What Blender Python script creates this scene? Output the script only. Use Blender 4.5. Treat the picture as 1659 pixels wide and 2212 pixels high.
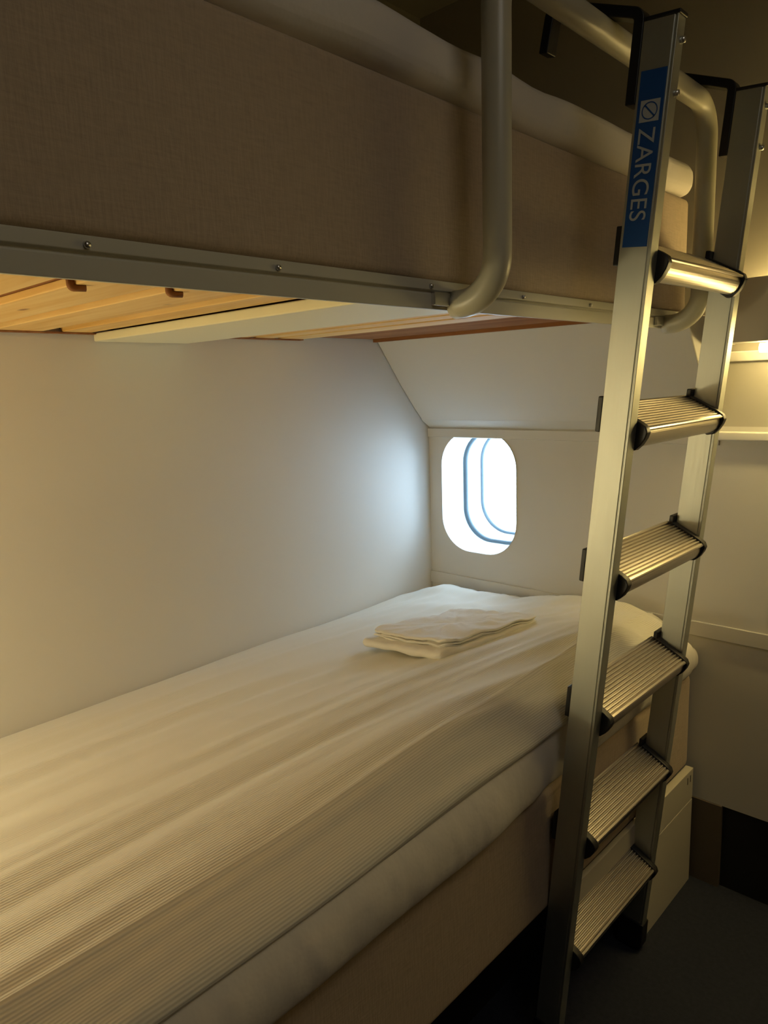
import bpy, bmesh, math, random
from mathutils import Vector, Matrix, noise
random.seed(7)
for o in list(bpy.data.objects): bpy.data.objects.remove(o)
S = bpy.context.scene
COL = S.collection

# ------------------------------------------------------------------ camera
f_px = 1564.05
right = Vector((0.72798058, 0.68482481, -0.03254615))
down = Vector((0.09379291, -0.14650368, -0.98475356))
fwd = Vector((-0.6791518, 0.71382887, -0.17088354))
cam = bpy.data.cameras.new('camera')
cam.sensor_fit = 'VERTICAL'; cam.sensor_height = 24.0
cam.lens = f_px / 2212.0 * 24.0
cam.clip_start = 0.02
co = bpy.data.objects.new('camera', cam); COL.objects.link(co)
M = Matrix((right, -down, -fwd)).transposed().to_4x4()
M.translation = Vector((0, 0, 1.45))
co.matrix_world = M
S.camera = co

# ------------------------------------------------------------------ light
S.view_settings.view_transform = 'Standard'
S.view_settings.look = 'None'
S.view_settings.exposure = 0.0
S.view_settings.gamma = 1.0
S.view_settings.use_curve_mapping = False
S.cycles.max_bounces = 12
S.cycles.diffuse_bounces = 8
S.cycles.glossy_bounces = 5
S.cycles.transparent_max_bounces = 12
S.cycles.sample_clamp_indirect = 4.0
S.cycles.use_denoising = True

w = bpy.data.worlds.new('daylight'); S.world = w; w.use_nodes = True
bg = w.node_tree.nodes['Background']
bg.inputs[0].default_value = (0.62, 0.82, 1.0, 1)
bg.inputs[1].default_value = 16.0

def area(name, loc, rot, sx, sy, power, color, portal=False, spread=math.pi):
    l = bpy.data.lights.new(name, 'AREA'); l.shape = 'RECTANGLE'; l.size = sx; l.size_y = sy
    l.energy = power; l.color = color; l.spread = spread
    if portal: l.cycles.is_portal = True
    o = bpy.data.objects.new(name, l); COL.objects.link(o); o.location = loc; o.rotation_euler = rot
    return o
area('window_daylight', (-1.447, 2.262, 1.08), (-math.pi/2, 0, 0), 0.34, 0.46, 1.0, (1, 1, 1), portal=True)
# warm reading lamp at the head of the lower bunk (just outside the frame)
rl = bpy.data.lights.new('reading_lamp', 'POINT'); rl.energy = 9.0; rl.color = (1.0, 0.86, 0.50); rl.shadow_soft_size = 0.05
ro = bpy.data.objects.new('reading_lamp', rl); COL.objects.link(ro); ro.location = (-1.36, -0.30, 1.10)
# dim overhead fill light, added to lift the cabin; its source is unseen
area('overhead_fill', (0.50, 0.45, 2.50), (0, 0, 0), 0.4, 0.7, 2.8, (1.0, 0.91, 0.76))

# ------------------------------------------------------------------ materials
def mat(name, base, rough=0.6, metal=0.0, bump=None, var=None, spec=0.5, sheen=0.0, coat=0.0):
    """bump=(scale, strength, distance) noise bump; var=(scale, amount) gentle colour mottling"""
    m = bpy.data.materials.new(name); m.use_nodes = True
    nt = m.node_tree; b = nt.nodes['Principled BSDF']
    b.inputs['Base Color'].default_value = (*base, 1)
    b.inputs['Roughness'].default_value = rough
    b.inputs['Metallic'].default_value = metal
    b.inputs['Specular IOR Level'].default_value = spec
    b.inputs['Sheen Weight'].default_value = sheen
    b.inputs['Coat Weight'].default_value = coat
    tc = nt.nodes.new('ShaderNodeTexCoord')
    if var:
        n = nt.nodes.new('ShaderNodeTexNoise'); n.inputs['Scale'].default_value = var[0]; n.inputs['Detail'].default_value = 4
        nt.links.new(tc.outputs['Object'], n.inputs['Vector'])
        mx = nt.nodes.new('ShaderNodeMix'); mx.data_type = 'RGBA'
        k = 1 - var[1]
        mx.inputs[6].default_value = (base[0]*k, base[1]*k, base[2]*k, 1)
        mx.inputs[7].default_value = (min(1, base[0]*(2-k)), min(1, base[1]*(2-k)), min(1, base[2]*(2-k)), 1)
        nt.links.new(n.outputs['Fac'], mx.inputs[0]); nt.links.new(mx.outputs[2], b.inputs['Base Color'])
    if bump:
        n = nt.nodes.new('ShaderNodeTexNoise'); n.inputs['Scale'].default_value = bump[0]; n.inputs['Detail'].default_value = 3
        nt.links.new(tc.outputs['Object'], n.inputs['Vector'])
        bp = nt.nodes.new('ShaderNodeBump'); bp.inputs['Strength'].default_value = bump[1]; bp.inputs['Distance'].default_value = bump[2]
        nt.links.new(n.outputs['Fac'], bp.inputs['Height']); nt.links.new(bp.outputs['Normal'], b.inputs['Normal'])
    return m

def weave_mat(name, base, scale, rough=0.85):
    """linen-like upholstery: two crossed wave textures, noise broken"""
    m = mat(name, base, rough, sheen=0.1); nt = m.node_tree; b = nt.nodes['Principled BSDF']
    tc = nt.nodes['Texture Coordinate']
    n1 = nt.nodes.new('ShaderNodeTexNoise'); n1.inputs['Scale'].default_value = 1.0; n1.inputs['Detail'].default_value = 2
    n2 = nt.nodes.new('ShaderNodeTexNoise'); n2.inputs['Scale'].default_value = 1.0; n2.inputs['Detail'].default_value = 2
    for n, s in ((n1, (scale, scale, scale*0.15)), (n2, (scale, scale*0.15, scale))):
        mp = nt.nodes.new('ShaderNodeMapping'); mp.inputs['Scale'].default_value = s
        nt.links.new(tc.outputs['Object'], mp.inputs['Vector']); nt.links.new(mp.outputs[0], n.inputs['Vector'])
    ad = nt.nodes.new('ShaderNodeMath'); ad.operation = 'ADD'
    nt.links.new(n1.outputs['Fac'], ad.inputs[0]); nt.links.new(n2.outputs['Fac'], ad.inputs[1])
    rp = nt.nodes.new('ShaderNodeMapRange'); rp.inputs[1].default_value = 0.6; rp.inputs[2].default_value = 1.4
    nt.links.new(ad.outputs[0], rp.inputs[0])
    mx = nt.nodes.new('ShaderNodeMix'); mx.data_type = 'RGBA'
    mx.inputs[6].default_value = tuple(c*0.9 for c in base) + (1,)
    mx.inputs[7].default_value = tuple(min(1, c*1.1) for c in base) + (1,)
    nt.links.new(rp.outputs[0], mx.inputs[0]); nt.links.new(mx.outputs[2], b.inputs['Base Color'])
    bp = nt.nodes.new('ShaderNodeBump'); bp.inputs['Strength'].default_value = 0.25; bp.inputs['Distance'].default_value = 0.002
    nt.links.new(ad.outputs[0], bp.inputs['Height']); nt.links.new(bp.outputs['Normal'], b.inputs['Normal'])
    return m

def stripe_mat(name, base, pitch):
    """fine woven stripes running along the bed; U of the UV map is metres across"""
    m = mat(name, base, 0.75, sheen=0.15); nt = m.node_tree; b = nt.nodes['Principled BSDF']
    uv = nt.nodes.new('ShaderNodeUVMap'); sp = nt.nodes.new('ShaderNodeSeparateXYZ'); nt.links.new(uv.outputs[0], sp.inputs[0])
    mu = nt.nodes.new('ShaderNodeMath'); mu.operation = 'MULTIPLY'; mu.inputs[1].default_value = 2*math.pi/pitch
    nt.links.new(sp.outputs[0], mu.inputs[0])
    sn = nt.nodes.new('ShaderNodeMath'); sn.operation = 'SINE'; nt.links.new(mu.outputs[0], sn.inputs[0])
    mr = nt.nodes.new('ShaderNodeMapRange'); mr.inputs[1].default_value = -1; mr.inputs[2].default_value = 1
    nt.links.new(sn.outputs[0], mr.inputs[0])
    mx = nt.nodes.new('ShaderNodeMix'); mx.data_type = 'RGBA'
    mx.inputs[6].default_value = (base[0]*0.87, base[1]*0.86, base[2]*0.83, 1)
    mx.inputs[7].default_value = (min(1, base[0]*1.05), min(1, base[1]*1.05), min(1, base[2]*1.05), 1)
    nt.links.new(mr.outputs[0], mx.inputs[0]); nt.links.new(mx.outputs[2], b.inputs['Base Color'])
    bp = nt.nodes.new('ShaderNodeBump'); bp.inputs['Strength'].default_value = 0.3; bp.inputs['Distance'].default_value = 0.0012
    nt.links.new(mr.outputs[0], bp.inputs['Height']); nt.links.new(bp.outputs['Normal'], b.inputs['Normal'])
    return m

def wood_mat(name, c1, c2, knot):
    m = mat(name, c1, 0.55); nt = m.node_tree; b = nt.nodes['Principled BSDF']; tc = nt.nodes['Texture Coordinate']
    mp = nt.nodes.new('ShaderNodeMapping'); mp.inputs['Scale'].default_value = (1.6, 26, 26)
    nt.links.new(tc.outputs['Object'], mp.inputs['Vector'])
    n = nt.nodes.new('ShaderNodeTexNoise'); n.inputs['Scale'].default_value = 1.5; n.inputs['Detail'].default_value = 5; n.inputs['Distortion'].default_value = 0.6
    nt.links.new(mp.outputs[0], n.inputs['Vector'])
    cr = nt.nodes.new('ShaderNodeValToRGB')
    cr.color_ramp.elements[0].position = 0.3; cr.color_ramp.elements[0].color = (*c2, 1)
    cr.color_ramp.elements[1].position = 0.68; cr.color_ramp.elements[1].color = (*c1, 1)
    nt.links.new(n.outputs['Fac'], cr.inputs[0])
    mp2 = nt.nodes.new('ShaderNodeMapping'); mp2.inputs['Scale'].default_value = (4.5, 13, 3)
    nt.links.new(tc.outputs['Object'], mp2.inputs['Vector'])
    v = nt.nodes.new('ShaderNodeTexVoronoi'); v.inputs['Scale'].default_value = 1.0; nt.links.new(mp2.outputs[0], v.inputs['Vector'])
    mr = nt.nodes.new('ShaderNodeMapRange'); mr.inputs[1].default_value = 0.05; mr.inputs[2].default_value = 0.11
    nt.links.new(v.outputs['Distance'], mr.inputs[0])
    mx = nt.nodes.new('ShaderNodeMix'); mx.data_type = 'RGBA'; mx.inputs[6].default_value = (*knot, 1)
    nt.links.new(mr.outputs[0], mx.inputs[0]); nt.links.new(cr.outputs[0], mx.inputs[7]); nt.links.new(mx.outputs[2], b.inputs['Base Color'])
    return m

def metal_mat(name, base, rough, stretch=None):
    m = mat(name, base, rough, 1.0); nt = m.node_tree; b = nt.nodes['Principled BSDF']; tc = nt.nodes['Texture Coordinate']
    mp = nt.nodes.new('ShaderNodeMapping'); mp.inputs['Scale'].default_value = stretch or (300, 300, 8)
    nt.links.new(tc.outputs['Object'], mp.inputs['Vector'])
    n = nt.nodes.new('ShaderNodeTexNoise'); n.inputs['Scale'].default_value = 1.0
    nt.links.new(mp.outputs[0], n.inputs['Vector'])
    mr = nt.nodes.new('ShaderNodeMapRange'); mr.inputs[3].default_value = rough*0.88; mr.inputs[4].default_value = rough*1.12
    nt.links.new(n.outputs['Fac'], mr.inputs[0]); nt.links.new(mr.outputs[0], b.inputs['Roughness'])
    return m

def emit_mat(name, color, strength):
    m = bpy.data.materials.new(name); m.use_nodes = True; nt = m.node_tree
    nt.nodes.remove(nt.nodes['Principled BSDF']); e = nt.nodes.new('ShaderNodeEmission')
    e.inputs[0].default_value = (*color, 1); e.inputs[1].default_value = strength
    nt.links.new(e.outputs[0], nt.nodes['Material Output'].inputs[0]); return m

def pane_mat(name):
    m = bpy.data.materials.new(name); m.use_nodes = True; nt = m.node_tree
    nt.nodes.remove(nt.nodes['Principled BSDF'])
    t = nt.nodes.new('ShaderNodeBsdfTransparent'); t.inputs[0].default_value = (0.96, 0.98, 1, 1)
    g = nt.nodes.new('ShaderNodeBsdfGlossy'); g.inputs['Roughness'].default_value = 0.04
    mx = nt.nodes.new('ShaderNodeMixShader'); mx.inputs[0].default_value = 0.06
    nt.links.new(t.outputs[0], mx.inputs[1]); nt.links.new(g.outputs[0], mx.inputs[2])
    nt.links.new(mx.outputs[0], nt.nodes['Material Output'].inputs[0]); return m

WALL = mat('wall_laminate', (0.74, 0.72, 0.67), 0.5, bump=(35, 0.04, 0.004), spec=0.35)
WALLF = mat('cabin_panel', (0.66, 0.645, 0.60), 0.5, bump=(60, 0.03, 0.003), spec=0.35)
FARUP = mat('far_upper_wall_shaded', (0.42, 0.40, 0.34), 0.6)  # cabin panel above the window zone, dim light darkened into its colour
UPPER = mat('upper_wall_shaded', (0.18, 0.17, 0.13), 0.65)  # upper left wall and ceiling; lack of light is put into the colour
ROOM = mat('dark_room_panel', (0.16, 0.12, 0.085), 0.6)
TRIM = mat('trim_paint', (0.74, 0.72, 0.66), 0.4)
REVEAL = mat('window_reveal', (0.86, 0.88, 0.9), 0.45)
GASKET = mat('gasket', (0.11, 0.165, 0.20), 0.6)
PANE = pane_mat('pane')
CARPET = mat('carpet', (0.030, 0.034, 0.048), 0.95, bump=(420, 0.5, 0.004), var=(90, 0.25), spec=0.1)
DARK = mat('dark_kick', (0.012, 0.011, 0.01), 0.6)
BROWN = mat('brown_board', (0.13, 0.105, 0.075), 0.6)
BASE = mat('base_board', (0.62, 0.58, 0.47), 0.45, var=(6, 0.04))
TAUPE = weave_mat('taupe_upholstery', (0.46, 0.37, 0.27), 260)
SHEET = mat('white_sheet', (0.74, 0.70, 0.64), 0.85, bump=(26, 0.25, 0.01), sheen=0.15)
DUVET = stripe_mat('striped_duvet', (0.79, 0.775, 0.70), 0.0042)
LINEN = mat('white_linen', (0.82, 0.80, 0.74), 0.88, bump=(140, 0.2, 0.003), sheen=0.1)
CREAM = mat('cream_enamel', (0.52, 0.50, 0.385), 0.33)
RAIL = mat('rail_paint', (0.55, 0.54, 0.46), 0.38)
STEEL = metal_mat('screw_steel', (0.7, 0.7, 0.68), 0.3)
PINE = wood_mat('pine_slat', (0.86, 0.60, 0.24), (0.74, 0.43, 0.11), (0.30, 0.13, 0.05))
DPINE = wood_mat('stained_pine', (0.36, 0.17, 0.07), (0.24, 0.10, 0.04), (0.08, 0.03, 0.015))
for k_, v_ in (('Roughness', 0.85), ('Specular IOR Level', 0.1)): DPINE.node_tree.nodes['Principled BSDF'].inputs[k_].default_value = v_
BEAM = mat('cream_beam', (0.86, 0.81, 0.55), 0.4)
ALU = metal_mat('anodised_aluminium', (0.60, 0.615, 0.55), 0.5)
ALUT = mat('ribbed_aluminium', (0.64, 0.585, 0.51), 0.30, 1.0)
BLACK = mat('black_plastic', (0.012, 0.012, 0.013), 0.45)
BLUE = mat('blue_sticker', (0.012, 0.085, 0.33), 0.4)
INK = mat('silver_ink', (0.50, 0.54, 0.56), 0.5)
VAL = mat('valance_laminate', (0.46, 0.41, 0.32), 0.5)
GLOW = emit_mat('warm_tube', (1.0, 0.74, 0.28), 48)
GLOWUP = emit_mat('warm_tube_up', (1.0, 0.72, 0.26), 52)

# ------------------------------------------------------------------ mesh helpers
def obj(name, bm, m, parent=None, smooth=False, bevel=0.0, seg=2):
    me = bpy.data.meshes.new(name); bmesh.ops.recalc_face_normals(bm, faces=bm.faces[:])
    if smooth:
        for f in bm.faces: f.smooth = True
    bm.to_mesh(me); bm.free(); me.materials.append(m)
    o = bpy.data.objects.new(name, me); COL.objects.link(o)
    if parent: o.parent = parent
    if bevel:
        md = o.modifiers.new('bevel', 'BEVEL'); md.width = bevel; md.segments = seg; md.limit_method = 'ANGLE'; md.angle_limit = math.radians(40)
        for p in me.polygons: p.use_smooth = True
        md.harden_normals = False
        ws = o.modifiers.new('wn', 'WEIGHTED_NORMAL'); ws.keep_sharp = True
    return o
def box(bm, x0, x1, y0, y1, z0, z1):
    vs = [bm.verts.new((x, y, z)) for x in (x0, x1) for y in (y0, y1) for z in (z0, z1)]
    for q in ((0,1,3,2), (4,6,7,5), (0,4,5,1), (2,3,7,6), (0,2,6,4), (1,5,7,3)): bm.faces.new([vs[i] for i in q])
    return bm
def bx(*a): return box(bmesh.new(), *a)
def prism(bm, prof, axis, a0, a1):
    """extrude a closed 2-D profile; axis 'y': profile is (x,z); 'x': profile is (y,z)"""
    def P(p, t): return (p[0], t, p[1]) if axis == 'y' else (t, p[0], p[1])
    A = [bm.verts.new(P(p, a0)) for p in prof]; B = [bm.verts.new(P(p, a1)) for p in prof]; n = len(prof)
    for i in range(n): bm.faces.new((A[i], A[(i+1) % n], B[(i+1) % n], B[i]))
    bm.faces.new(A[::-1]); bm.faces.new(B)
    return bm
def tube(bm, path, r, n=20, cap=True):
    path = [Vector(p) for p in path]; rings = []; up = None
    for i, p in enumerate(path):
        d = (path[min(i+1, len(path)-1)] - path[max(i-1, 0)]).normalized()
        if up is None: up = d.orthogonal().normalized()
        up = (up - d*up.dot(d)).normalized(); s = d.cross(up)
        rings.append([bm.verts.new(p + r*(math.cos(2*math.pi*k/n)*up + math.sin(2*math.pi*k/n)*s)) for k in range(n)])
    for a, b in zip(rings, rings[1:]):
        for k in range(n): bm.faces.new((a[k], a[(k+1) % n], b[(k+1) % n], b[k]))
    if cap: bm.faces.new(rings[0][::-1]); bm.faces.new(rings[-1])
    return bm
def fillet(pts, r, n=10):
    """round the inner corners of a polyline"""
    pts = [Vector(p) for p in pts]; out = [pts[0]]
    for a, b, c in zip(pts, pts[1:], pts[2:]):
        u = (a-b).normalized(); v = (c-b).normalized(); ang = u.angle(v); t = r/math.tan(ang/2)
        cen = b + (u+v).normalized()*(r/math.sin(ang/2)); s = b+u*t; e = b+v*t
        for k in range(n+1):
            q = (s-cen).lerp(e-cen, k/n).normalized()*r
            w0 = (s-cen); w1 = (e-cen); om = w0.angle(w1); q = (w0*math.sin((1-k/n)*om) + w1*math.sin(k/n*om))/math.sin(om)
            out.append(cen+q)
    out.append(pts[-1]); return out
def grid(bm, rows, uvs=None):
    V = [[bm.verts.new(p) for p in r] for r in rows]; lay = bm.loops.layers.uv.new('UVMap') if uvs else None
    for i in range(len(V)-1):
        for j in range(len(V[0])-1):
            f = bm.faces.new((V[i][j], V[i][j+1], V[i+1][j+1], V[i+1][j]))
            if uvs:
                for l, (a, b) in zip(f.loops, ((i,j), (i,j+1), (i+1,j+1), (i+1,j))): l[lay].uv = uvs[a][b]
    return V
def tag(o, label, cat, group=None):
    o['label'] = label; o['category'] = cat
    if group: o['group'] = group
    return o
def struct(o): o['kind'] = 'structure'; return o
def empty(name, loc, label, cat, group=None):
    o = bpy.data.objects.new(name, None); COL.objects.link(o); o.location = loc; o.empty_display_size = 0.1
    return tag(o, label, cat, group)
def part(name, bm, m, root, **k):
    """part built in world coordinates, put under its thing"""
    bmesh.ops.translate(bm, verts=bm.verts[:], vec=-Vector(root.location))
    return obj(name, bm, m, root, **k)
def lerp_table(tab, t):
    for (a, va), (b, vb) in zip(tab, tab[1:]):
        if t <= b: 
            k = max(0, min(1, (t-a)/(b-a))); k = k*k*(3-2*k)
            return va + (vb-va)*k
    return tab[-1][1]
def clin(tab, t):
    if t <= tab[0][0]: return tab[0][1]
    for (a, va), (b, vb) in zip(tab, tab[1:]):
        if t <= b: return va + (vb-va)*(t-a)/(b-a)
    return tab[-1][1]

# ------------------------------------------------------------------ the room
XL, YF, XR, YN, ZC = -1.66, 1.99, 1.05, -1.6, 2.62
struct(obj('floor', bx(XL-.1, XR+.1, YN-.1, YF+.4, -0.05, 0), CARPET))
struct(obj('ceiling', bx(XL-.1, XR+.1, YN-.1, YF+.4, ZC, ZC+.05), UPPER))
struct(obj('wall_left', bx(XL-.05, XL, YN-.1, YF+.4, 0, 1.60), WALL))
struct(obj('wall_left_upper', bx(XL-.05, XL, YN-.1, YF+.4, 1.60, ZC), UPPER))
struct(obj('wall_right', bx(XR, XR+.05, YN-.1, YF+.4, 0, ZC), ROOM))
struct(obj('wall_near', bx(XL-.1, XR+.1, YN-.05, YN, 0, ZC), ROOM))
struct(obj('wall_head', bx(XL, -0.70, -0.50, -0.45, 0, ZC), WALL))

# window wall with a rounded-rectangle opening
def outline(cx, cz, hw, hh, r, y, n=12):
    pts = []
    for sx, sz, a0 in ((1, 1, 0), (-1, 1, 90), (-1, -1, 180), (1, -1, 270)):
        for k in range(n+1):
            a = math.radians(a0 + 90*k/n)
            pts.append((cx + sx*(hw-r) + r*math.cos(a), y, cz + sz*(hh-r) + r*math.sin(a)))
    return pts
WCX, WCZ, WHW, WHH, WR = -1.447, 1.080, 0.154, 0.207, 0.118
def wall_with_hole(y, x0, x1, z0, z1):
    bm = bmesh.new(); I = [bm.verts.new(p) for p in outline(WCX, WCZ, WHW, WHH, WR, y)]
    O = [bm.verts.new((x, y, z)) for x, z in ((x1, z1), (x0, z1), (x0, z0), (x1, z0))]
    n = len(I)//4; E = []
    for i in range(len(I)): E.append(bm.edges.new((I[i], I[(i+1) % len(I)])))
    for i in range(4): E.append(bm.edges.new((O[i], O[(i+1) % 4])))
    bmesh.ops.triangle_fill(bm, use_beauty=True, use_dissolve=False, edges=E)
    return bm
wf = wall_with_hole(YF, XL, XR, 0.253, 1.318)
struct(obj('wall_far', wf, WALLF))
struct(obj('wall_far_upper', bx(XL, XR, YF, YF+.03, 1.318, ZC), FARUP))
# outer skin so that daylight only comes through the window
sk = bmesh.new()
box(sk, XL-.1, WCX-.19, YF+.24, YF+.26, 0, ZC); box(sk, WCX+.19, XR+.1, YF+.24, YF+.26, 0, ZC)
box(sk, WCX-.19, WCX+.19, YF+.24, YF+.26, 0, WCZ-.24); box(sk, WCX-.19, WCX+.19, YF+.24, YF+.26, WCZ+.24, ZC)
struct(obj('wall_outer', sk, UPPER))
# window: tunnel reveal, two gaskets and two panes
win = bpy.data.objects.new('window_1', None); COL.objects.link(win); win.location = (WCX, YF, WCZ); struct(win)
sect = [(1.985, 0, 0, 0, 0), (2.00, 0.001, 0.001, 0, 0), (2.115, 0.004, -0.014, 0, 0.004), (2.205, 0.010, -0.030, 0, 0.012), (2.225, 0.011, -0.034, 0, 0.014), (2.252, 0.013, -0.036, 0, 0.016)]
def ring(y, dx, up, dz, sh):
    return outline(WCX + dx*0.3, WCZ - up*0.45, WHW - sh, WHH + up*0.55, WR, y)
bm = bmesh.new(); rings = [[bm.verts.new(p) for p in ring(*s)] for s in sect]
for a, b in zip(rings, rings[1:]):
    for k in range(len(a)): bm.faces.new((a[k], a[(k+1) % len(a)], b[(k+1) % len(a)], b[k]))
part('reveal', bm, REVEAL, win, smooth=True)
for s, rr in ((sect[2], 0.0105), (sect[3], 0.0075)):
    pts = ring(*s); bm = bmesh.new(); tube(bm, pts + [pts[0]], rr, 8, cap=False); part('gasket', bm, GASKET, win, smooth=True)
    bm = bmesh.new(); bm.faces.new([bm.verts.new((p[0], p[1]+0.004, p[2])) for p in pts]); part('pane', bm, PANE, win)

# sloping cabin panel over the lower bunk (profile y,z), with its lower lip
prof = [(1.990, 1.302), (1.984, 1.3045), (1.948, 1.328), (1.946, 1.333), (1.914, 1.367), (1.839, 1.455), (1.733, 1.595), (1.99, 1.595)]
XS = -0.668
bm = bmesh.new(); prism(bm, prof, 'x', XL+.003, XS)
struct(obj('wall_sloped', bm, WALLF, bevel=0.004))
bm = bmesh.new(); prism(bm, [(1.9905, 1.268), (1.983, 1.270), (1.983, 1.2985), (1.9905, 1.2985)], 'x', XL, XS)
struct(obj('trim_1', bm, WALLF))
struct(obj('trim_2', bx(XL, XR, 1.982, YF, 0.738, 0.780), WALLF, bevel=0.002))
struct(obj('trim_3', bx(XS, XR, 1.966, YF, 1.283, 1.306), TRIM, bevel=0.004))
struct(obj('trim_4', bx(XS, XR, 1.972, YF, 1.483, 1.508), TRIM, bevel=0.003))
bm = bmesh.new(); box(bm, XL, XR, 2.0, 2.03, 0, 0.26)
struct(obj('baseboard_far', bm, DARK))
struct(obj('trim_5', bx(-0.70, -0.615, 1.985, 2.0, 0, 0.252), BROWN))

# ------------------------------------------------------------------ light valance on the far wall
v = empty('light_valance', (0.18, 1.84, 1.525), 'dull tan light valance on the far wall, right of the ladder', 'light')
part('front_board', bx(-0.64, 1.0, 1.835, 1.850, 1.525, 1.668), VAL, v, bevel=0.002)
part('bottom_board', bx(-0.64, 1.0, 1.850, 1.925, 1.525, 1.537), TRIM, v, bevel=0.002)
part('back_board', bx(-0.64, 1.0, 1.978, 1.990, 1.53, 1.60), TRIM, v)
bm = bmesh.new(); box(bm, -0.648, -0.640, 1.835, 1.990, 1.525, 1.60); part('end_board', bm, VAL, v)
t1 = part('lamp_tube', tube(bmesh.new(), [(-0.552, 1.890, 1.511), (0.2, 1.890, 1.511)], 0.011), GLOW, v, smooth=True); t1['label'] = 'glowing tube below'
t2 = part('lamp_tube', tube(bmesh.new(), [(-0.60, 1.962, 1.618), (0.05, 1.962, 1.618)], 0.011), GLOWUP, v, smooth=True); t2['label'] = 'glowing tube above'

# ------------------------------------------------------------------ upper bunk
ub = empty('bunk_bed', (-1.17, 0.88, 1.558), 'upper bunk frame with pine slats, painted front rail and cream guard rail', 'bunk bed')
prof = [(-0.696, 1.558), (-0.690, 1.558), (-0.690, 1.5795), (-0.692, 1.581), (-0.692, 1.583), (-0.687, 1.5845), (-0.687, 1.5985), (-0.701, 1.5985), (-0.701, 1.590), (-0.696, 1.588)]
part('front_rail', prism(bmesh.new(), prof, 'y', -0.445, 1.815), RAIL, ub, bevel=0.0012)
for y in (0.10, 0.33, 0.557, 0.835, 1.077, 1.31, 1.56):
    bm = bmesh.new(); bmesh.ops.create_cone(bm, cap_ends=True, segments=14, radius1=0.0038, radius2=0.003, depth=0.004)
    bmesh.ops.rotate(bm, verts=bm.verts, cent=(0, 0, 0), matrix=Matrix.Rotation(math.pi/2, 3, 'Y')); bmesh.ops.translate(bm, verts=bm.verts, vec=(-0.6855, y, 1.5895))
    part('screw', bm, STEEL, ub, smooth=True)
slats = [(-0.42, -0.33), (-0.28, -0.19), (-0.15, -0.055)] + [(-0.03, -0.005), (0.03, 0.125), (0.165, 0.265), (0.30, 0.398), (0.436, 0.535), (0.572, 0.672), (0.714, 0.780),
         (1.06, 1.125), (1.15, 1.215), (1.24, 1.300), (1.325, 1.41)]
for a, b in slats: part('slat', bx(-1.652, -0.722, a, b, 1.592, 1.604), PINE, ub, bevel=0.002)
for y, x in ((0.436, -0.955), (0.572, -0.945), (0.30, -0.98)):
    part('slat_clip', tube(bmesh.new(), fillet([(x, y-.004, 1.602), (x, y-.004, 1.589), (x+.004, y+.014, 1.5895)], .003, 4), 0.0055, 8), DPINE, ub, smooth=True)
part('cross_beam', bx(-1.655, -0.702, 0.79, 1.035, 1.573, 1.592), BEAM, ub, bevel=0.003)
part('end_beam', prism(bmesh.new(), [(1.4115, 1.5995), (1.715, 1.5995), (1.715, 1.590), (1.732, 1.590), (1.732, 1.604), (1.4115, 1.604)], 'x', -1.655, -0.702), DPINE, ub)
part('light_stop', bx(-0.7215, -0.7025, -0.44, 1.41, 1.590, 1.5988), PINE, ub)  # hidden strip added to stop lamp light leaking past the slat ends
part('deck', bx(-1.655, -0.7225, -0.44, 1.41, 1.6042, 1.6062), DPINE, ub)
part('wall_cleat', bx(-1.658, -1.640, -0.44, 1.41, 1.5885, 1.5918), DPINE, ub)
RX = -0.612
part('guard_rail', tube(bmesh.new(), fillet([(-0.689, 0.893, 1.567), (RX, 0.893, 1.567), (RX, 0.893, 2.004), (RX, 1.664, 2.004), (RX, 1.664, 1.567), (-0.689, 1.664, 1.567)], 0.062, 12), 0.0205, 28), CREAM, ub, smooth=True)
for y in (0.855, 1.625):
    part('rail_bracket', bx(-0.691, -0.683, y-.016, y+.02, 1.563, 1.582), STEEL, ub, bevel=0.001)

# upper mattress, taupe, and its white cover
def soft_block(x0, x1, y0, y1, z0, z1, r, amp=0.0, scale=3.0, nx=24, ny=60, nz=10, seed=0.0, bulge=0.0):
    """cushion: rounded box with gentle noise"""
    bm = bmesh.new(); box(bm, x0, x1, y0, y1, z0, z1)
    def cuts(axis, lo, hi, n):
        for k in range(1, n):
            c = [0, 0, 0]; c[axis] = lo + (hi-lo)*k/n; nn = [0, 0, 0]; nn[axis] = 1
            bmesh.ops.bisect_plane(bm, geom=bm.verts[:]+bm.edges[:]+bm.faces[:], plane_co=c, plane_no=nn)
    bmesh.ops.bevel(bm, geom=bm.edges[:], offset=r, segments=5, affect='EDGES', profile=0.5)
    cuts(0, x0, x1, nx); cuts(1, y0, y1, ny); cuts(2, z0, z1, nz)
    cen = Vector(((x0+x1)/2, (y0+y1)/2, (z0+z1)/2)); h = Vector(((x1-x0)/2, (y1-y0)/2, (z1-z0)/2))
    for vt in bm.verts:
        q = vt.co; nrm = Vector(((q.x-cen.x)/h.x, (q.y-cen.y)/h.y, (q.z-cen.z)/h.z))
        d = Vector((0, 0, 0))
        if bulge:
            fz = 1 - nrm.z**2
            if abs(nrm.x) > 0.95: d.x += math.copysign(bulge*fz, nrm.x)
            if abs(nrm.y) > 0.95: d.y += math.copysign(bulge*fz, nrm.y)
        if amp:
            nv = Vector((noise.noise(q*scale+Vector((seed, 0, 0))), noise.noise(q*scale+Vector((0, seed+5, 0))), noise.noise(q*scale+Vector((0, 0, seed+9)))))
            d += nv*amp
        vt.co = q + d
    return bm
umb = soft_block(-1.640, -0.692, -0.44, 1.79, 1.5992, 1.853, 0.012, 0.002, 2.0)
for v_ in umb.verts:
    if v_.co.z < 1.62 and v_.co.x < -0.7224: v_.co.z = max(v_.co.z, 1.6068)
um = tag(obj('mattress', umb, TAUPE, smooth=True),
         'taupe fabric mattress on the upper bunk, behind the guard rail', 'mattress')
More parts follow.
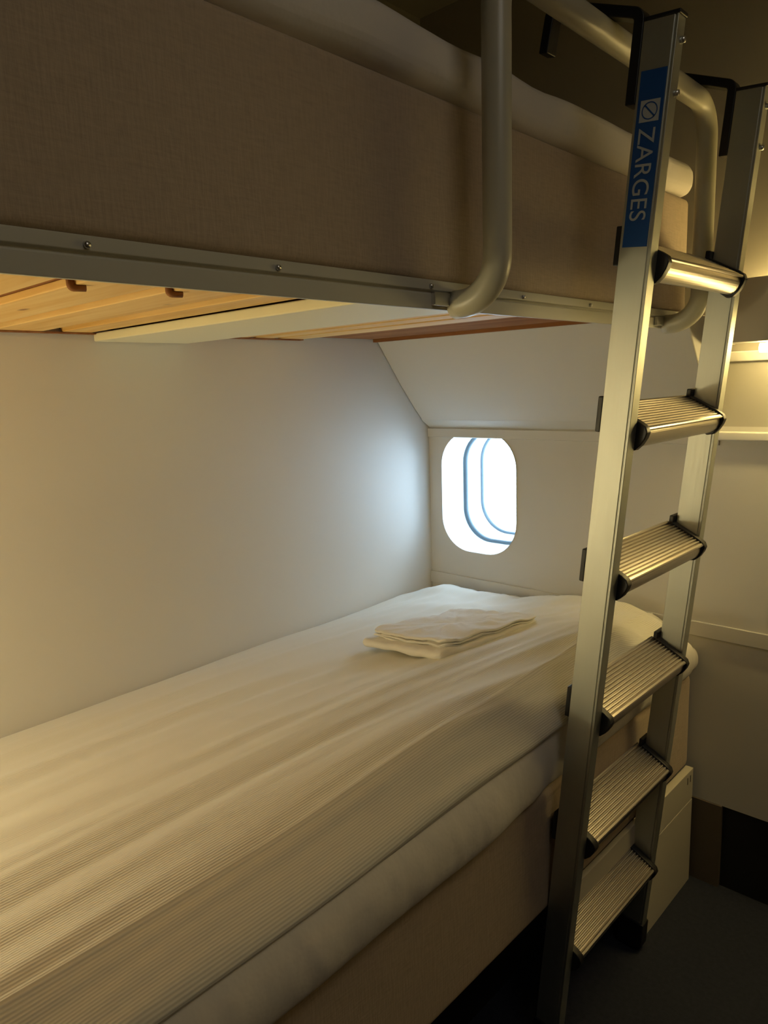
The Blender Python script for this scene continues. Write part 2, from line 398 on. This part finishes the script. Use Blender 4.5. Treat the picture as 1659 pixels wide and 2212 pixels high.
uc = tag(obj('bed_cover', soft_block(-1.640, -0.690, -0.44, 1.795, 1.8535, 1.938, 0.026, 0.009, 6.0, bulge=0.008), SHEET, smooth=True),
         'white cover lying on top of the upper taupe mattress', 'bedding')

# ------------------------------------------------------------------ lower bunk
lb = empty('bed_plinth', (-1.17, 0.93, 0.0), 'pale bed base panel under the lower mattress, behind the ladder foot', 'bed')
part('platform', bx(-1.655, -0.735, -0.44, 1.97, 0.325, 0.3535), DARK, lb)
part('side_panel', bx(-0.712, -0.690, 1.635, 1.968, 0.0, 0.2575), BASE, lb, bevel=0.0015)
part('upper_panel', bx(-0.712, -0.690, 1.635, 1.968, 0.2605, 0.353), BASE, lb, bevel=0.0015)
for y in (1.925, 1.945):
    part('slot', bx(-0.690, -0.6895, y, y+.004, 0.318, 0.338), DARK, lb)
part('side_rail', bx(-0.712, -0.6985, 1.235, 1.6335, 0.300, 0.353), BASE, lb, bevel=0.0015)
part('underbed_shade', bx(-0.90, -0.88, -0.44, 1.97, 0.0, 0.325), DARK, lb)  # near-black board stands in for shade in the open space under the bed
tag(obj('mattress', soft_block(-1.650, -0.704, -0.44, 1.972, 0.354, 0.640, 0.022, 0.003, 2.0), TAUPE, smooth=True),
    'taupe fabric mattress of the lower bunk, below the white bedding', 'mattress')

# white under-bedding that bulges over the front edge; ladder presses it flat
def sheet_x(y): return lerp_table([(-0.1, 0.048), (0.5, 0.050), (0.95, 0.045), (1.12, 0.030), (1.19, 0.016), (1.30, 0.022), (1.50, 0.022), (1.60, 0.016), (1.72, 0.024), (1.90, 0.026), (1.96, 0.010)], y)
rows = []; NY = 300
for i in range(NY+1):
    y = -0.44 + (1.975+0.44)*i/NY; B = sheet_x(y); row = []
    low = 0.640 + 0.004*noise.noise(Vector((y*5, 0, 3))) - (0.004 if y < 1.12 else 0)
    tz = lerp_table([(0, 0.772), (1.72, 0.772), (1.90, 0.745), (1.975, 0.705)], max(0, y)); sec = [(-1.652, 0.645), (-1.652, 0.70), (-1.55, 0.715), (-1.2, 0.745), (-0.90, min(0.765, tz)), (-0.76, tz-0.003)]
    n = 16
    for k in range(n+1):
        a = math.pi/2 - math.pi*k/n; hz = (tz-low)/2
        sec.append((-0.714 + (B+0.010)*max(0, math.cos(a))**0.75, (tz+low)/2 + hz*math.sin(a)))
    sec += [(-0.76, 0.645), (-1.2, 0.645), (-1.652, 0.645)]
    for k, (x, z) in enumerate(sec):
        if 6 <= k <= 22:
            q = Vector((y*9, z*6, x*2)); e = noise.noise(q)*0.005 + noise.noise(Vector((y*38 + z*10, z*9, 1)))*0.0016
            x += e*max(0, math.cos(math.pi*(k-14)/17)); z += 0.4*e if k < 20 else 0
        row.append((x, y, z))
    rows.append(row)
bm = bmesh.new(); V = grid(bm, rows)
for r in (V[0], V[-1]): bm.faces.new(r[:-1])
bmesh.ops.remove_doubles(bm, verts=bm.verts, dist=1e-5)
tag(obj('bed_sheet', bm, SHEET, smooth=True), 'white sheet bulging out between striped duvet and lower taupe mattress', 'bedding')

# striped duvet: cross sections (x, z) along the bed
SEC = {
 -0.10: [(-1.655, .705), (-1.62, .722), (-1.45, .760), (-1.20, .805), (-1.00, .836), (-0.91, .846), (-0.835, .848), (-0.748, .832), (-0.718, .812), (-0.692, .790), (-0.668, .770), (-0.676, .757)],
  0.50: [(-1.655, .707), (-1.62, .724), (-1.45, .762), (-1.20, .805), (-1.00, .836), (-0.91, .847), (-0.835, .848), (-0.748, .832), (-0.718, .813), (-0.692, .792), (-0.668, .771), (-0.676, .758)],
  1.00: [(-1.655, .709), (-1.62, .726), (-1.45, .765), (-1.20, .805), (-1.00, .838), (-0.91, .854), (-0.835, .862), (-0.750, .856), (-0.720, .836), (-0.694, .808), (-0.672, .782), (-0.680, .766)],
  1.50: [(-1.655, .714), (-1.62, .732), (-1.45, .768), (-1.20, .800), (-1.00, .832), (-0.91, .852), (-0.835, .872), (-0.758, .872), (-0.728, .854), (-0.703, .826), (-0.684, .792), (-0.690, .772)],
  1.85: [(-1.655, .718), (-1.62, .740), (-1.45, .768), (-1.20, .788), (-1.00, .815), (-0.91, .824), (-0.835, .828), (-0.795, .822), (-0.765, .808), (-0.745, .792), (-0.732, .780), (-0.738, .766)],
  1.975: [(-1.655, .700), (-1.62, .715), (-1.45, .735), (-1.20, .755), (-1.00, .775), (-0.91, .780), (-0.855, .780), (-0.825, .777), (-0.81, .772), (-0.80, .767), (-0.795, .762), (-0.80, .758)],
}
KEYS = sorted(SEC); NSEC = len(SEC[0.5])
def section(y):
    out = []
    for i in range(NSEC):
        out.append(tuple(lerp_table([(k, SEC[k][i][c]) for k in KEYS], y) if y <= KEYS[-1] else SEC[KEYS[-1]][i][c] for c in (0, 1)))
    return out
def catmull(P, t):
    n = len(P)-1; s = min(n-1, int(t*n)); u = t*n - s
    p0 = P[max(0, s-1)]; p1 = P[s]; p2 = P[s+1]; p3 = P[min(n, s+2)]
    return tuple(0.5*((2*p1[c]) + (-p0[c]+p2[c])*u + (2*p0[c]-5*p1[c]+4*p2[c]-p3[c])*u*u + (-p0[c]+3*p1[c]-3*p2[c]+p3[c])*u**3) for c in (0, 1))
def folds(x, y):
    """soft creases running along the bed"""
    w = x + 0.10*math.sin(y*1.7) - 0.09*y
    h = 0.0095*noise.noise(Vector((w*9, y*1.1, 0.3))) + 0.0080*noise.noise(Vector((w*19, y*1.5, 4.1)))
    h += 0.0030*noise.noise(Vector((w*46, y*3.0, 7.7)))
    far = max(0, min(1, (y-1.45)/0.35))
    h += far*(0.010*noise.noise(Vector((x*6, y*7, 2.2))) + 0.007*noise.noise(Vector((x*15, y*13, 8.2))))
    return h
rows = []; uvs = []; NX, NY = 150, 340
for i in range(NY+1):
    y = -0.44 + 2.415*i/NY; P = section(y); row = []; uvr = []; acc = 0; last = None
    for j in range(NX+1):
        t = j/NX; x, z = catmull(P, t)
        if last: acc += math.hypot(x-last[0], z-last[1])
        last = (x, z)
        edge = min(1, (1-t)*8) * min(1, t*10+.2)
        z += folds(x, y)*edge
        hump = 0.016*math.exp(-((x+1.50)/0.10)**2 - ((y-1.86)/0.08)**2) + 0.012*math.exp(-((x+1.0)/0.2)**2 - ((y-1.86)/0.07)**2)
        z += hump
        ts = 7/11
        z += 0.0028*math.exp(-((t-ts+.004)/0.006)**2)     # hem seam
        yy = y + 0.012*noise.noise(Vector((x*5, y, 3)))*(1 if i > NY-6 else 0)
        row.append((x, yy, z)); uvr.append((acc, y))
    rows.append(row); uvs.append(uvr)
bm = bmesh.new(); grid(bm, rows, uvs)
dv = tag(obj('duvet', bm, DUVET, smooth=True), 'cream duvet with fine stripes spread over the lower bunk', 'duvet')
md = dv.modifiers.new('thick', 'SOLIDIFY'); md.thickness = 0.008; md.offset = -1
def duvet_z(x, y):
    P = section(y); best = min((abs(catmull(P, k/200)[0]-x), catmull(P, k/200)[1]) for k in range(160)); return best[1] + folds(x, y)

# folded linen on the duvet
def folded(corners, z0, layers, wav, seed, r=0.5):
    """stack of folded layers filling a 4-corner outline (x,y); layers = [(thickness, inset)]"""
    bm = bmesh.new(); N = 40; c = [Vector((p[0], p[1], 0)) for p in corners]; z = z0
    def at(u, v): return c[0]*(1-u)*(1-v) + c[1]*u*(1-v) + c[2]*u*v + c[3]*(1-u)*v
    for li, (th, ins) in enumerate(layers):
        ring_n = 8; rws = []
        for k in range(ring_n+1):                       # side profile from bottom edge to top edge
            a = -math.pi/2 + math.pi*k/ring_n; out = math.cos(a)*th*0.5; zz = z + th/2 + math.sin(a)*th/2
            loop = []
            for s in range(4*N):
                e, t = divmod(s, N); t /= N
                # rounded corner outline
                u, v_ = ((t, 0), (1, t), (1-t, 1), (0, 1-t))[e]
                L = ins + 0.010*noise.noise(Vector((u*5+seed, v_*5, li*3.3)))
                cu = 0.5 + (u-0.5)*(1-2*L/0.3); cv = 0.5 + (v_-0.5)*(1-2*L/0.36)
                du, dv_ = u-0.5, v_-0.5; rr = (abs(2*du)**14 + abs(2*dv_)**14)**(1/14)
                cu = 0.5 + (cu-0.5)/rr; cv = 0.5 + (cv-0.5)/rr
                p = at(cu, cv); d = (p - at(0.5, 0.5)).normalized(); p = p + d*out
                p.z = zz + wav*noise.noise(Vector((p.x*12+seed, p.y*12, li*0.8))) + wav*0.5*noise.noise(Vector((p.x*30, p.y*30+seed, li*1.7)))
                loop.append(p)
            rws.append(loop)
        # inner rings to close top and bottom with a field of vertices
        for side in (0, 1):
            base = rws[0] if side == 0 else rws[-1]; inner = []
            for sc in (0.93, 0.85, 0.75, 0.65, 0.55, 0.45, 0.35, 0.25, 0.15, 0.05):
                loop = []
                for p in base:
                    ce = at(0.5, 0.5); q = ce + (Vector((p.x, p.y, 0))-ce)*sc
                    q.z = (z if side == 0 else z+th) + wav*noise.noise(Vector((q.x*12+seed, q.y*12, li*0.8))) + wav*0.5*noise.noise(Vector((q.x*30, q.y*30+seed, li*1.7)))
                    loop.append(q)
                inner.append(loop)
            rws = (inner[::-1] + rws) if side == 0 else (rws + inner)
        Vv = [[bm.verts.new(p) for p in lp] for lp in rws]; m_ = len(Vv[0])
        for a, b in zip(Vv, Vv[1:]):
            for k in range(m_): bm.faces.new((a[k], a[(k+1) % m_], b[(k+1) % m_], b[k]))
        bm.faces.new(Vv[0][::-1]); bm.faces.new(Vv[-1])
        z += th*0.97
    return bm
TW = [(-1.240, 1.220), (-0.982, 1.203), (-0.953, 1.555), (-1.195, 1.562)]
def tilted(bm, z0, k=0.10):
    for v_ in bm.verts:
        q = v_.co; top = max(0, min(1, (q.z-z0)/0.03))
        q.z = z0 + (q.z-z0)*(1 - 0.45*max(0, min(1, (q.y-1.22)/0.34)))
        w_ = 0.0060*noise.noise(Vector((q.x*22, q.y*16, 2.0))) + 0.0038*noise.noise(Vector((q.x*50, q.y*38, 6.0))) - 0.003*abs(noise.noise(Vector((q.x*14+q.y*20, q.y*9, 9.0))))
        q.z += k*(q.x + 1.09) + top*w_
    return bm
TZ = max(duvet_z(-1.03, 1.25), duvet_z(-1.16, 1.42), duvet_z(-1.20, 1.25), duvet_z(-1.0, 1.5)) - 0.006
tag(obj('folded_towel', tilted(folded(TW, TZ, [(0.021, 0.0)], 0.002, 1.3), TZ), LINEN, smooth=True),
    'white folded towel with a thick rounded fold, lying on the duvet under the folded sheet', 'towel')
TW2 = [(-1.232, 1.234), (-0.988, 1.226), (-0.948, 1.560), (-1.178, 1.530)]
tag(obj('folded_sheet', tilted(folded(TW2, TZ+0.0208, [(0.0055, 0.006), (0.0045, 0.0), (0.0040, 0.007), (0.0075, 0.001)], 0.0035, 5.2), TZ), LINEN, smooth=True),
    'thin folded white sheet with loose layered edges, on top of the folded towel', 'linen')

# ------------------------------------------------------------------ ladder (local: x depth towards the aisle, y along the bed, z up the stile)
lad = empty('ladder', (-0.7375, 1.1953, 0.0), 'aluminium bunk ladder with six ribbed treads, hooked on the guard rail', 'ladder')
dX = Vector((0.99490208, -0.00422671, -0.10075706)); uY = Vector((0.00497749, 0.99996168, 0.00720112)); sZ = Vector((0.10072277, -0.00766593, 0.994885))
lm = Matrix((dX, uY, sZ)).transposed().to_4x4(); lm.translation = Vector((-0.7375, 1.1953, 0.0)); lad.matrix_world = lm
Wd, D, T = 0.4127, 0.0542, 0.0264
def stile(y0, y1, outer):
    prof = [(0, y0), (D-.006, y0), (D-.006, y0+.0018), (D-.0035, y0+.0018), (D-.0035, y0), (D, y0), (D, y1), (D-.0035, y1), (D-.0035, y1-.0018), (D-.006, y1-.0018), (D-.006, y1), (0, y1)]
    bm = bmesh.new(); A = [bm.verts.new((x, y, 0.03)) for x, y in prof]; B = [bm.verts.new((x, y, 2.0)) for x, y in prof]; n = len(prof)
    for i in range(n): bm.faces.new((A[i], A[(i+1) % n], B[(i+1) % n], B[i]))
    bm.faces.new(A[::-1]); bm.faces.new(B); return bm
SP = [(0, T), (Wd, Wd+T)]
for k, (a, b) in enumerate(SP):
    st = obj('stile', stile(a, b, k), ALU, lad, bevel=0.0008)
    obj('top_cap', bx(-0.001, D+.0025, a-.001, b+.001, 2.0, 2.006), BLACK, st, bevel=0.0015)
    ft = bmesh.new(); prism(ft, [(-.006, .012), (-.002, .0055), (D*.75, 0.0068), (D+.006, .02), (D+.004, .085), (-.004, .085)], 'y', a-.004, b+.004)
    obj('rubber_foot', ft, BLACK, st, bevel=0.003)
    for z in (1.968, 1.895):
        bm = bmesh.new(); bmesh.ops.create_cone(bm, cap_ends=True, segments=12, radius1=0.0055, radius2=0.0045, depth=0.008)
        bmesh.ops.rotate(bm, verts=bm.verts, cent=(0, 0, 0), matrix=Matrix.Rotation(math.pi/2, 3, 'Y')); bmesh.ops.translate(bm, verts=bm.verts, vec=(D+.003, (a+b)/2+.004, z))
        obj('bolt', bm, STEEL, st, smooth=True)
    # hook: strap behind the stile, arm over the guard rail, short leg down on the bed side
    path = [(-0.009, 1.885), (-0.009, 2.014), (-0.170, 2.062), (-0.178, 1.992)]
    pts = fillet([(x, 0, z) for x, z in path], 0.014, 6)
    bm = bmesh.new(); rws = []
    for i, p in enumerate(pts):
        dd = (pts[min(i+1, len(pts)-1)] - pts[max(i-1, 0)]).normalized(); nn = Vector((dd.z, 0, -dd.x))
        rws.append([p + nn*t + Vector((0, yy, 0)) for t, yy in ((-.0085, a-.001), (.0085, a-.001), (.0085, a+.0275), (-.0085, a+.0275))])
    Vh = [[bm.verts.new(q) for q in r] for r in rws]
    for p, q in zip(Vh, Vh[1:]):
        for j in range(4): bm.faces.new((p[j], p[(j+1) % 4], q[(j+1) % 4], q[j]))
    bm.faces.new(Vh[0][::-1]); bm.faces.new(Vh[-1])
    obj('hook', bm, BLACK, lad, bevel=0.002)
    if k == 0:
        sk_ = obj('sticker', bx(0.0048, 0.0464, a-.0007, a+.0003, 1.671, 1.930), BLUE, st); sk_['label'] = 'blue maker sticker'
        lg = bx(0.0100, 0.0415, a-.0011, a-.0006, 1.8560, 1.8875); obj('emblem_plate', lg, INK, st)
        bm = bmesh.new(); cx, cz, R1, R2 = 0.0258, 1.8718, 0.0128, 0.0112; n = 40
        for i in range(n):
            q = [(cx+r*math.cos(2*math.pi*(i+o_)/n), a-.0014, cz+r*math.sin(2*math.pi*(i+o_)/n)) for r, o_ in ((R1, 0), (R1, 1), (R2, 1), (R2, 0))]
            bm.faces.new([bm.verts.new(p) for p in q])
        def bar(p, q, wd):
            p = Vector(p); q = Vector(q); t = (q-p).normalized(); s = Vector((-t.y, t.x))*wd
            bm.faces.new([bm.verts.new((v_[0], a-.0014, v_[1])) for v_ in (p+s, q+s, q-s, p-s)])
        bar((cx-.0085, cz+.0085), (cx+.0085, cz-.0085), .0011); bar((cx-.0098, cz+.0068), (cx-.0068, cz+.0098), .001); bar((cx+.0068, cz-.0098), (cx+.0098, cz-.0068), .001)
        bmesh.ops.remove_doubles(bm, verts=bm.verts, dist=1e-6)
        for f in list(bm.faces): pass
        obj('emblem', bm, BLUE, st)
        # lettering, reading down the stile, letter tops towards the front edge
        tc = bpy.data.curves.new('lettering', 'FONT'); tc.body = 'ZARGES'; tc.size = 0.0368; tc.extrude = 0.0002; tc.space_character = 1.0
        to = bpy.data.objects.new('lettering_source', tc); COL.objects.link(to)
        bpy.context.view_layer.update()
        me = bpy.data.meshes.new_from_object(to.evaluated_get(bpy.context.evaluated_depsgraph_get()))
        bpy.data.objects.remove(to)
        xs = [v_.co.x for v_ in me.vertices]; ys = [v_.co.y for v_ in me.vertices]
        sx = (1.8480-1.7110)/(max(xs)-min(xs)); sy = (0.0388-0.0115)/(max(ys)-min(ys))
        for v_ in me.vertices:
            X_, Y_, Z_ = v_.co; v_.co = (0.0115 + (Y_-min(ys))*sy, a-.0010-Z_, 1.8480 - (X_-min(xs))*sx)
        me.materials.append(INK); lo = bpy.data.objects.new('lettering', me); COL.objects.link(lo); lo.parent = st
# treads
th = math.radians(23.3); ct, sn = math.cos(th), math.sin(th)
def tp(t, n): return (-0.0146 + t*ct + n*sn, -t*sn + n*ct)
top = []
NR = 11; Lr = 0.083
for i in range(NR):
    t0 = 0.003 + Lr*i/NR; pw = Lr/NR
    top += [(t0, -0.0028), (t0+pw*0.22, 0.0), (t0+pw*0.58, 0.0), (t0+pw*0.8, -0.0028)]
nose = [(0.0868, -0.0018), (0.0875, 0.0), (0.0920, -0.0004), (0.0940, -0.0022), (0.0944, -0.0045), (0.0934, -0.0055)]
for k in range(13):                                       # rounded front edge
    a_ = math.radians(62 - 142*k/12); nose.append((0.0805 + 0.0158*max(0, math.cos(a_))**0.8, -0.0245 + 0.0200*math.sin(a_)))
under = [(0.076, -0.040), (0.078, -0.030), (0.03, -0.022), (0.006, -0.020), (0.0, -0.012), (0.0, -0.002)]
tread_prof = top + nose + under
cap_prof = [(0.006, 0.003), (0.078, 0.0035), (0.091, 0.002), (0.099, -0.005), (0.1005, -0.016), (0.0995, -0.030), (0.095, -0.043), (0.085, -0.051), (0.070, -0.049), (0.050, -0.042), (0.012, -0.040), (0.004, -0.030)]
for k in range(6):
    h = 0.3034 + 0.278*(5-k)
    def loc(pr): return [(tp(*p)[0], tp(*p)[1]+h) for p in pr]
    tr = obj('tread', prism(bmesh.new(), loc(tread_prof), 'y', T+.012, Wd-.012), ALUT, lad)
    for s_ in (0, 1):
        y0, y1 = (T+.0003, T+.0169) if s_ == 0 else (Wd-.0169, Wd-.0003)
        bm = prism(bmesh.new(), loc(cap_prof), 'y', y0, y1)
        ya, yb = (0.002, T+.0169) if s_ == 0 else (Wd-.0169, Wd+T-.002)
        box(bm, -0.0105, -0.0006, ya, yb, h-.050, h+.012)
        obj('end_cap', bm, BLACK, tr, bevel=0.002)
